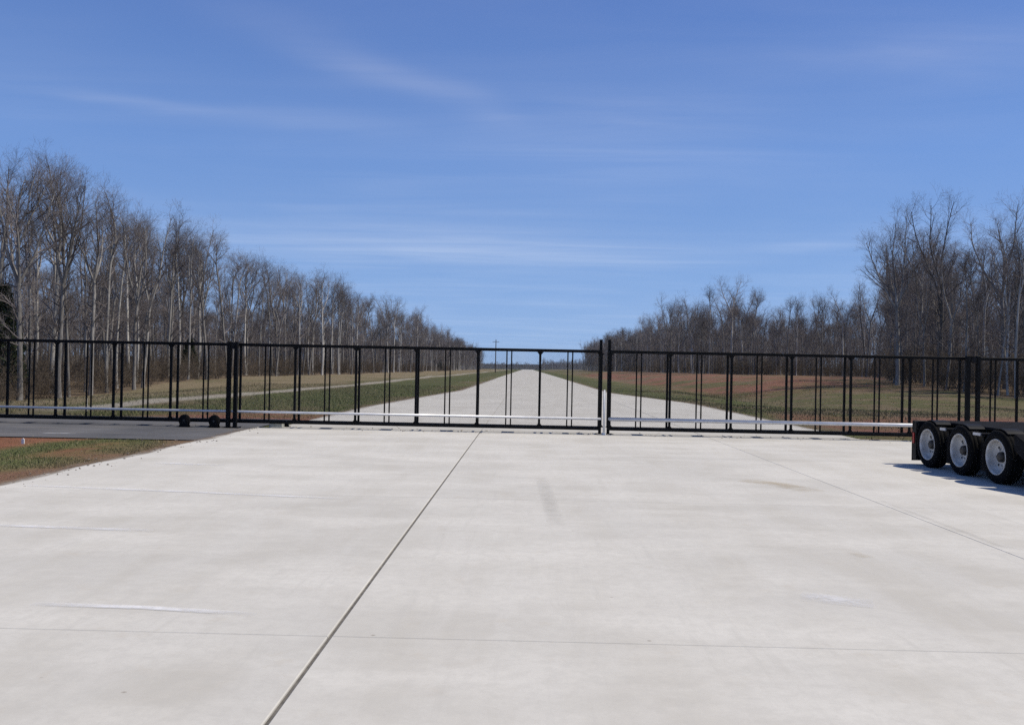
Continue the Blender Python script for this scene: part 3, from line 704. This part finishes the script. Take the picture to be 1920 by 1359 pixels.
def make_brush(seed, H):
    rng = np.random.default_rng(seed); a, b_, c_ = [], [], []
    for k in range(9):
        d = np.array([rng.normal()*0.35, rng.normal()*0.35, 1.0]); d /= np.linalg.norm(d)
        p_, r, _ = stem(rng, np.array([rng.normal()*0.35, rng.normal()*0.35, -0.1]), d, H*(0.6 + 0.5*rng.random()), 0.022, 0.006, 5, 0.10, 0.03); a.append((p_, r))
        for q in range(11):
            o, rr, dd = at_t(p_, r, 0.15 + 0.8*rng.random()); s_, sr, _ = stem(rng, o, rot_out(rng, dd, 0.5 + 0.5*rng.random()), H*0.3*(0.5 + rng.random()), 0.009, 0.004, 3, 0.15, 0.05); b_.append((s_, sr))
            for w in range(5):
                o2, r2, d2 = at_t(s_, sr, 0.2 + 0.7*rng.random()); s2_, sr2, _ = stem(rng, o2, rot_out(rng, d2, 0.6), 0.35*(0.5 + rng.random()), 0.005, 0.003, 1, 0.1, 0.0); c_.append((s2_, sr2))
    me_ = tubes_mesh('brush', [(4, a), (3, b_), (3, c_)]); me_.materials.append(M['brush']); return me_
BR = [make_brush(31, 2.6), make_brush(32, 3.8)]
def make_cedar(seed, H):
    rng = np.random.default_rng(seed); n = 6500
    t_ = rng.random(n)**0.8; ang_ = rng.random(n)*2*np.pi
    lob = 1 + 0.28*np.sin(ang_*3 + t_*9 + seed) + 0.2*np.sin(ang_*5 - t_*17)
    R = (1 - t_)**0.75*H*0.20*lob*np.sqrt(0.25 + 0.75*rng.random(n)) + 0.08
    c_ = np.stack([R*np.cos(ang_), R*np.sin(ang_), 0.5 + t_*(H - 0.5) + 0.15*R], -1)
    u = rng.normal(size=(n, 3)) + np.stack([np.cos(ang_), np.sin(ang_), np.full(n, 0.9)], -1)*1.3; u /= np.linalg.norm(u, axis=1, keepdims=True)
    v = np.cross(u, rng.normal(size=(n, 3))); v /= np.linalg.norm(v, axis=1, keepdims=True)
    L = (0.16 + 0.22*rng.random(n))[:, None]
    V = np.stack([c_ - v*L*0.25, c_ + v*L*0.25, c_ + u*L], 1).reshape(-1, 3)
    me_ = bpy.data.meshes.new('crown'); me_.from_pydata(V.tolist(), [], np.arange(3*n).reshape(-1, 3).tolist()); me_.materials.append(M['needle'])
    p_, r, _ = stem(rng, np.array([0, 0, -0.2]), np.array([0, 0, 1.0]), H*0.92, 0.10, 0.02, 6, 0.02, 0.02)
    tm = tubes_mesh('trunk', [(6, [(p_, r)])]); tm.materials.append(M['bark']); return tm, me_
CED = [make_cedar(41, 7.5), make_cedar(42, 5.0)]

tree_src = {}
def place_tree(kind, i, x, y, rz, sc, label, group, name='bare_tree', cat='tree', sink=0.0):
    tm, cm = VAR[i] if kind == 'bare' else CED[i]
    e = tag(empty(name, (x, y, float(terrain_z(x, y)) - sink), rz), label, cat, group); e.scale = (sc, sc, sc)
    a = link('trunk', tm, e); b_ = link('crown', cm, e)
    tree_src.setdefault((kind, i), (a, b_)); return e
R_ = random.Random(77)
GL = 'bare trees along the edge of the wood left of the runway'; GR = 'bare trees along the edge of the wood right of the runway'
def pxx(px, Y): return on_y(px, 690, Y).x
# trees that stand out on their own
hero = [(11, 38, 53, 0.82, 0.4, 'tall bare tree nearest the left frame edge, its trunk forking into wide limbs', GL, 0.0),
        (12, 112, 56, 0.84, 1.2, 'tall bare tree with forked top second from the left frame edge', GL, 0),
        (13, 170, 60, 0.86, 2.6, 'bare tree left of the runway with one long limb leaning outward toward the sky', GL, 0),
        (1, 738, 215, 1.02, 0.3, 'pale-trunked tree rising white above the far end of the left wood', GL, 0),
        (14, 1683, 71, 0.90, 0.9, 'dark crooked bare tree standing first at the gap in the right wood', GR, 0),
        (15, 1766, 71, 0.93, 2.2, 'tallest twin-stemmed bare tree on the right, above the trailer', GR, 0),
        (16, 1885, 68, 0.88, 1.9, 'bare tree with bushy crown closest to the right frame edge', GR, 0)]
taken = []
for i, px, Y_, sc, rz, lab, g, _ in hero:
    x = pxx(px, Y_); place_tree('bare', i, x, Y_, rz, sc, lab, g); taken.append((x, Y_))
def free(x, y, dmin):
    return all((x - a)**2 + (y - b_)**2 > dmin*dmin for a, b_ in taken)
def scatter(n, f, dmin, tries=60000):
    out = []
    for _ in range(tries):
        if len(out) >= n: break
        x, y = f()
        if free(x, y, dmin): taken.append((x, y)); out.append((x, y))
    return out
def fl():
    y = 56 + 300*R_.random()**1.9; return (-31.5 - 1.5*math.sin(y*0.07) - 8*R_.random()**1.3, y)
def fr():
    while True:
        y = 60 + 300*R_.random()**1.5
        x = 31 + 34*R_.random()
        if right_edge(np.float64(x), np.float64(y)) and not right_edge(np.float64(x - 9), np.float64(y)) and x/y < 0.66: return x, y
ORD = ['leftmost', 'second', 'third', 'fourth', 'fifth', 'sixth', 'seventh', 'eighth', 'ninth', 'tenth', 'eleventh', 'twelfth']
def line_trees(pts, kinds, sc0, cut, side, gname):
    rows = [(x, y, R_.choice(kinds), R_.random()*6.28, sc0(y) + 0.26*R_.random()) for x, y in pts]
    rows.sort(key=lambda r: r[0]/r[1]); seen = {}
    for x, y, i, rz, sc in rows:
        if y < cut:
            k = seen.get(i, 0); seen[i] = k + 1
            lab = f'{ORD[min(k, 11)]} {"" if k == 0 else "from left "}of the {LOOK[i]} bare trees in the near {side} wood'; g = f'{gname}, near end'
        else: lab = f'{LOOK[i]} bare tree in the {side} wood front, farther along the runway'; g = f'{gname}, far end, {LOOK[i]}'
        place_tree('bare', i, x, y, rz, sc, lab, g)
line_trees(scatter(150, fl, 1.6), [0, 1, 2, 3, 4, 5, 6, 7, 8, 2, 4, 9, 10], lambda y: 0.70 + 0.10*min(1, y/250), 110, 'left', GL)
line_trees(scatter(115, fr, 1.7), [0, 2, 3, 5, 6, 7, 8, 2, 1, 9, 10], lambda y: 0.58 if y < 100 else 0.78, 100, 'right', GR)
for i, x, y, sc, lab in ((0, pxx(4, 55), 55, 0.95, 'dark evergreen at the left frame edge among bare trunks'), (1, -35.5, 92, 0.8, 'small dark evergreen half hidden behind front trunks of the left wood')):
    place_tree('cedar', i, x, y, R_.random()*6, sc, lab, 'evergreens among the bare trees', 'evergreen_tree', 'evergreen')

def scatter_object(name, pts, sources, label, cat):
    """one object: points that carry rotation, size and kind; the sources are set out on them"""
    me_ = bpy.data.meshes.new(name); me_.from_pydata([(x, y, float(z)) for x, y, z, *_ in pts], [], [])
    for nm, ty, col in (('turn', 'FLOAT', 3), ('size', 'FLOAT', 4), ('which', 'INT', 5)):
        a = me_.attributes.new(nm, ty, 'POINT'); a.data.foreach_set('value', [p_[col] for p_ in pts])
    o = tag(link(name, me_), label, cat, kind='stuff')
    ng = bpy.data.node_groups.new(name, 'GeometryNodeTree')
    ng.interface.new_socket('Geometry', in_out='INPUT', socket_type='NodeSocketGeometry'); ng.interface.new_socket('Geometry', in_out='OUTPUT', socket_type='NodeSocketGeometry')
    gi, go = ng.nodes.new('NodeGroupInput'), ng.nodes.new('NodeGroupOutput')
    def attr(nm, ty):
        n = ng.nodes.new('GeometryNodeInputNamedAttribute'); n.data_type = ty; n.inputs['Name'].default_value = nm; return n.outputs[0]
    cxy = ng.nodes.new('ShaderNodeCombineXYZ'); ng.links.new(attr('turn', 'FLOAT'), cxy.inputs[2])
    outj = ng.nodes.new('GeometryNodeJoinGeometry')
    for i, objs in enumerate(sources):
        cmp = ng.nodes.new('FunctionNodeCompare'); cmp.data_type = 'INT'; cmp.operation = 'EQUAL'
        ng.links.new(attr('which', 'INT'), cmp.inputs[2]); cmp.inputs[3].default_value = i
        for src in objs:
            oi = ng.nodes.new('GeometryNodeObjectInfo'); oi.transform_space = 'ORIGINAL'; oi.inputs['Object'].default_value = src; oi.inputs['As Instance'].default_value = True
            ip = ng.nodes.new('GeometryNodeInstanceOnPoints')
            ng.links.new(gi.outputs[0], ip.inputs['Points']); ng.links.new(cmp.outputs[0], ip.inputs['Selection']); ng.links.new(oi.outputs['Geometry'], ip.inputs['Instance'])
            ng.links.new(cxy.outputs[0], ip.inputs['Rotation']); ng.links.new(attr('size', 'FLOAT'), ip.inputs['Scale'])
            ng.links.new(ip.outputs[0], outj.inputs[0])
    ng.links.new(outj.outputs[0], go.inputs[0])
    md = o.modifiers.new('scatter', 'NODES'); md.node_group = ng
    return o
srcs = [tree_src[('bare', i)] for i in range(NV)] + [tree_src[('cedar', 0)], tree_src[('cedar', 1)]]
def wood_points(n, f, dmin, sc0, sc1, ever=0.012):
    out = []
    for x, y in scatter(n, f, dmin, n*40):
        w = R_.choice((NV, NV + 1)) if R_.random() < ever else R_.choice(list(range(NV)) + [9, 10, 5, 7])
        out.append((x, y, float(terrain_z(x, y)), R_.random()*6.28, (sc0 + (sc1 - sc0)*R_.random())*(0.76 if x > 0 and y < 92 else 1.0), w))
    return out
def gl():
    while True:
        y = 42 + 590*R_.random()**1.35; x = -32 - 110*R_.random()**1.4
        if x/y > -1.0 and (x < -38 or y > 300): return x, y
def gr():
    while True:
        y = 58 + 450*R_.random()**1.3; x = 31 + 85*R_.random()**1.3
        if right_edge(np.float64(x), np.float64(y)) and x/y < 0.9: return x, y
def gl2():
    y = 330 + 300*R_.random(); return -32 - 14*R_.random(), y
def gr2():
    y = 300 + 215*R_.random(); return 32 + 14*R_.random(), y
scatter_object('woodland', wood_points(260, gl2, 1.25, 0.72, 0.95) + wood_points(1750, gl, 1.25, 0.58, 0.9), srcs, 'mass of bare grey trees deep in the wood left of the runway', 'woods')
scatter_object('woodland', wood_points(240, gr2, 1.25, 0.72, 0.95) + wood_points(1650, gr, 1.25, 0.62, 0.94), srcs, 'mass of bare dark trees deep in the wood right of the runway', 'woods')
far = []
for k in range(1500):
    y = 1300 + 350*R_.random(); x = (-0.11 + 0.24*R_.random())*y
    far.append((x, y, float(terrain_z(x, y)), R_.random()*6.28, (0.45 if x < 25 else 0.75) + 0.3*R_.random(), R_.randrange(9)))
scatter_object('distant_treeline', far, srcs, 'low dark line of distant trees beyond the end of the runway', 'woods')
# brush at the foot of the woods
b0 = link('brush_clump', BR[0]); b1_ = link('brush_clump', BR[1])
for o, (px, Y_), lab in ((b0, (262, 74), 'low brown brush clump at the foot of the left wood'), (b1_, (1690, 80), 'tall brown brush clump at the foot of the near right clump of trees')):
    x = pxx(px, Y_); o.location = (x, Y_, float(terrain_z(x, Y_))); tag(o, lab, 'brush')
bp = []
for k in range(2200):
    if k % 2: y = 46 + 350*R_.random()**1.6; x = -31.5 - 1.5*math.sin(y*.07) - 22*R_.random()**1.4
    else:
        while True:
            y = 60 + 350*R_.random()**1.5; x = 30 + 45*R_.random()
            if right_edge(np.float64(x), np.float64(y)) and x/y < 0.7: break
    bp.append((x, y, float(terrain_z(x, y)), R_.random()*6.28, (0.30 if x < 0 else 0.5) + 0.6*R_.random(), R_.randrange(2)))
scatter_object('undergrowth', bp, [(b0,), (b1_,)], 'brown bare undergrowth along the feet of both woods', 'undergrowth')

# ------------------------------------------------------------------ distance: ridge, utility pole
hx = np.linspace(-2500, 2500, 200); hm = MB()
for x in hx:
    z = -8 + 16 + 14*float(fbm(x, 7.0, 0.0016)) + 8*float(sm(-100, 500, np.float64(x))) + 1.5*float(vnoise(x, 3.0, 0.05))
    hm.v += [(x, 3000, -9.5), (x, 3012, z), (x, 3900, -9.5)]
hm.f = [(3*i + k, 3*i + 3 + k, 3*i + 4 + k, 3*i + 1 + k) for i in range(199) for k in (0, 1)]
M['ridge'] = speck_mat('wooded ridge', (0.04, 0.042, 0.036), 0.4, 0.02, 0.95, 0.05)
tag(hm.build('hills', M['ridge']), kind='structure')
q = on_y(929, 690, 300)
e = tag(empty('utility_pole', (q.x, 300, float(terrain_z(q.x, 300)))), 'distant wooden utility pole rising above the gate rail beyond the runway', 'utility pole')
MB().tube([(0, 0, -0.3), (0, 0, 11.2)], [0.20, 0.13], 8).build('pole', M['wood'], e)
MB().box(-1.1, 1.1, -0.2, -0.1, 10.3, 10.42).build('crossarm', M['wood'], e)
for xx in (-0.95, -0.4, 0.4, 0.95): MB().lathe([(0.0, 0.22), (0.05, 0.18), (0.06, 0.05), (0.02, 0.0)], 8, 'z', (xx, -0.15, 10.42)).build('insulator', M['blockc'], e)

# ------------------------------------------------------------------ grass
def grass(n, f, h0, h1, w):
    rng = np.random.default_rng(8); P_ = f(rng, n); n = len(P_)
    z = terrain_z(P_[:, 0], P_[:, 1]); az = rng.random(n)*2*np.pi; h = h0 + (h1 - h0)*rng.random(n)**1.5
    u = np.stack([np.cos(az), np.sin(az), np.zeros(n)], -1)*w; lean_ = np.stack([rng.normal(size=n), rng.normal(size=n), np.zeros(n)], -1)*h[:, None]*0.35
    base = np.stack([P_[:, 0], P_[:, 1], z - 0.005], -1); tip = base + lean_; tip[:, 2] += h
    c_ = cover(P_[:, 0], P_[:, 1])*(0.7 + 0.9*rng.random(n))[:, None]
    c_ = c_*0.55 + np.array((0.088, 0.10, 0.036))*0.45*(0.7 + 0.6*rng.random(n))[:, None]
    dry = rng.random(n) < 0.22; c_[dry] = np.array((0.24, 0.20, 0.12))*(0.7 + 0.5*rng.random((dry.sum(), 1)))
    return np.stack([base - u, base + u, tip], 1).reshape(-1, 3), np.repeat(c_, 3, 0)
def f_near(rng, n):
    x = -7.0 - 14*rng.random(3*n)**1.3; y = 9 + 9.8*rng.random(3*n); g_ = fbm(x + 90, y, 0.5)
    k = (rng.random(3*n) < np.clip(1.2 - 1.6*sm(0.38, 0.50, g_) - 0.5*sm(-7.8, -7, x), 0.06, 1)) & (y < 18.7 + 0.02*(x + 7)); return np.stack([x, y], -1)[k][:n]
def f_left(rng, n):
    y = 26.4 + 50*rng.random(3*n)**1.7; x = -25 + 20.5*rng.random(3*n); k = (x < xl(y) + 0.02) & (rng.random(3*n) < np.where(np.abs(x + 15) < 0.9, 0.1, 1)*np.where((y < 30) & (x > -12), 0.2, 1)); return np.stack([x, y], -1)[k][:n]
def f_right(rng, n):
    y = 23.4 + 60*rng.random(3*n)**1.6; x = 6 + 20*rng.random(3*n); k = (x > xr(y) - 0.02) & (rng.random(3*n) < np.where((y < 36), 0.3, 1)*np.clip(1.2 - 1.3*sm(0.4, 0.55, fbm(x, y, 0.13)), 0.1, 1)); return np.stack([x, y], -1)[k][:n]
parts = [grass(42000, f_near, 0.015, 0.06, 0.006), grass(40000, f_left, 0.03, 0.11, 0.013), grass(40000, f_right, 0.03, 0.11, 0.013)]
V = np.concatenate([a for a, _ in parts]); Cg = np.concatenate([c_ for _, c_ in parts])
me = bpy.data.meshes.new('grass'); F = np.arange(len(V)).reshape(-1, 3)
me.vertices.add(len(V)); me.vertices.foreach_set('co', V.astype(np.float32).ravel())
me.loops.add(F.size); me.loops.foreach_set('vertex_index', F.astype(np.int32).ravel())
me.polygons.add(len(F)); me.polygons.foreach_set('loop_start', (np.arange(len(F))*3).astype(np.int32)); me.polygons.foreach_set('loop_total', np.full(len(F), 3, np.int32)); me.update(calc_edges=True)
ca = me.color_attributes.new('cover', 'FLOAT_COLOR', 'POINT'); ca.data.foreach_set('color', np.concatenate([Cg, np.ones((len(Cg), 1))], 1).astype(np.float32).ravel())
tag(link('grass', me, None, M['grass']), 'short patchy green and dry grass on the verges beside the concrete', 'grass', kind='stuff')

# ------------------------------------------------------------------ the air itself
hz = MB().box(-2700, 2700, -60, 4000, -10.6, 48).build('haze', None)
hmn = bpy.data.materials.new('pale haze'); hmn.use_nodes = True; ht = hmn.node_tree; ht.nodes.clear()
pv = N(ht, 'ShaderNodeVolumePrincipled', i_Density=0.00007, i_Anisotropy=0.2); pv.inputs['Color'].default_value = (0.75, 0.86, 1.0, 1)
ho = N(ht, 'ShaderNodeOutputMaterial'); ht.links.new(pv.outputs[0], ho.inputs['Volume'])
hz.data.materials.append(hmn); tag(hz, kind='stuff')

# ------------------------------------------------------------------ loose stones along the slab edge and the gate line
rng = np.random.default_rng(21); V, F = [], []
oct_f = [(0, 2, 4), (2, 1, 4), (1, 3, 4), (3, 0, 4), (2, 0, 5), (1, 2, 5), (3, 1, 5), (0, 3, 5)]
for k in range(900):
    if k < 280: x, y = -7.0 + rng.normal()*0.22, 8 + 14.5*rng.random()
    elif k < 600: x, y = -6.5 - 20*rng.random(), (18.7 if rng.random() < 0.5 else 26.2) + rng.normal()*0.25
    else: x, y = -9 + 24*rng.random(), 22.85 + rng.normal()*0.35
    r = 0.006 + 0.020*rng.random()**2.5; b0 = len(V); d = rng.uniform(0.6, 1.3, 6)*r
    z = r*0.35 if x > -6.98 else -0.012 + r*0.35
    V += [(x + d[0], y, z), (x - d[1], y, z), (x, y + d[2], z), (x, y - d[3], z), (x, y, z + d[4]*0.7), (x, y, z - d[5]*0.5)]
    F += [tuple(b0 + i for i in f) for f in oct_f]
me = bpy.data.meshes.new('gravel'); me.from_pydata(V, [], F)
M['stone'] = speck_mat('field stone', (0.27, 0.23, 0.19), 0.5, 3, 0.9)
tag(link('gravel', me, None, M['stone']), 'scattered small stones along the slab edge and gate line', 'gravel', kind='stuff')
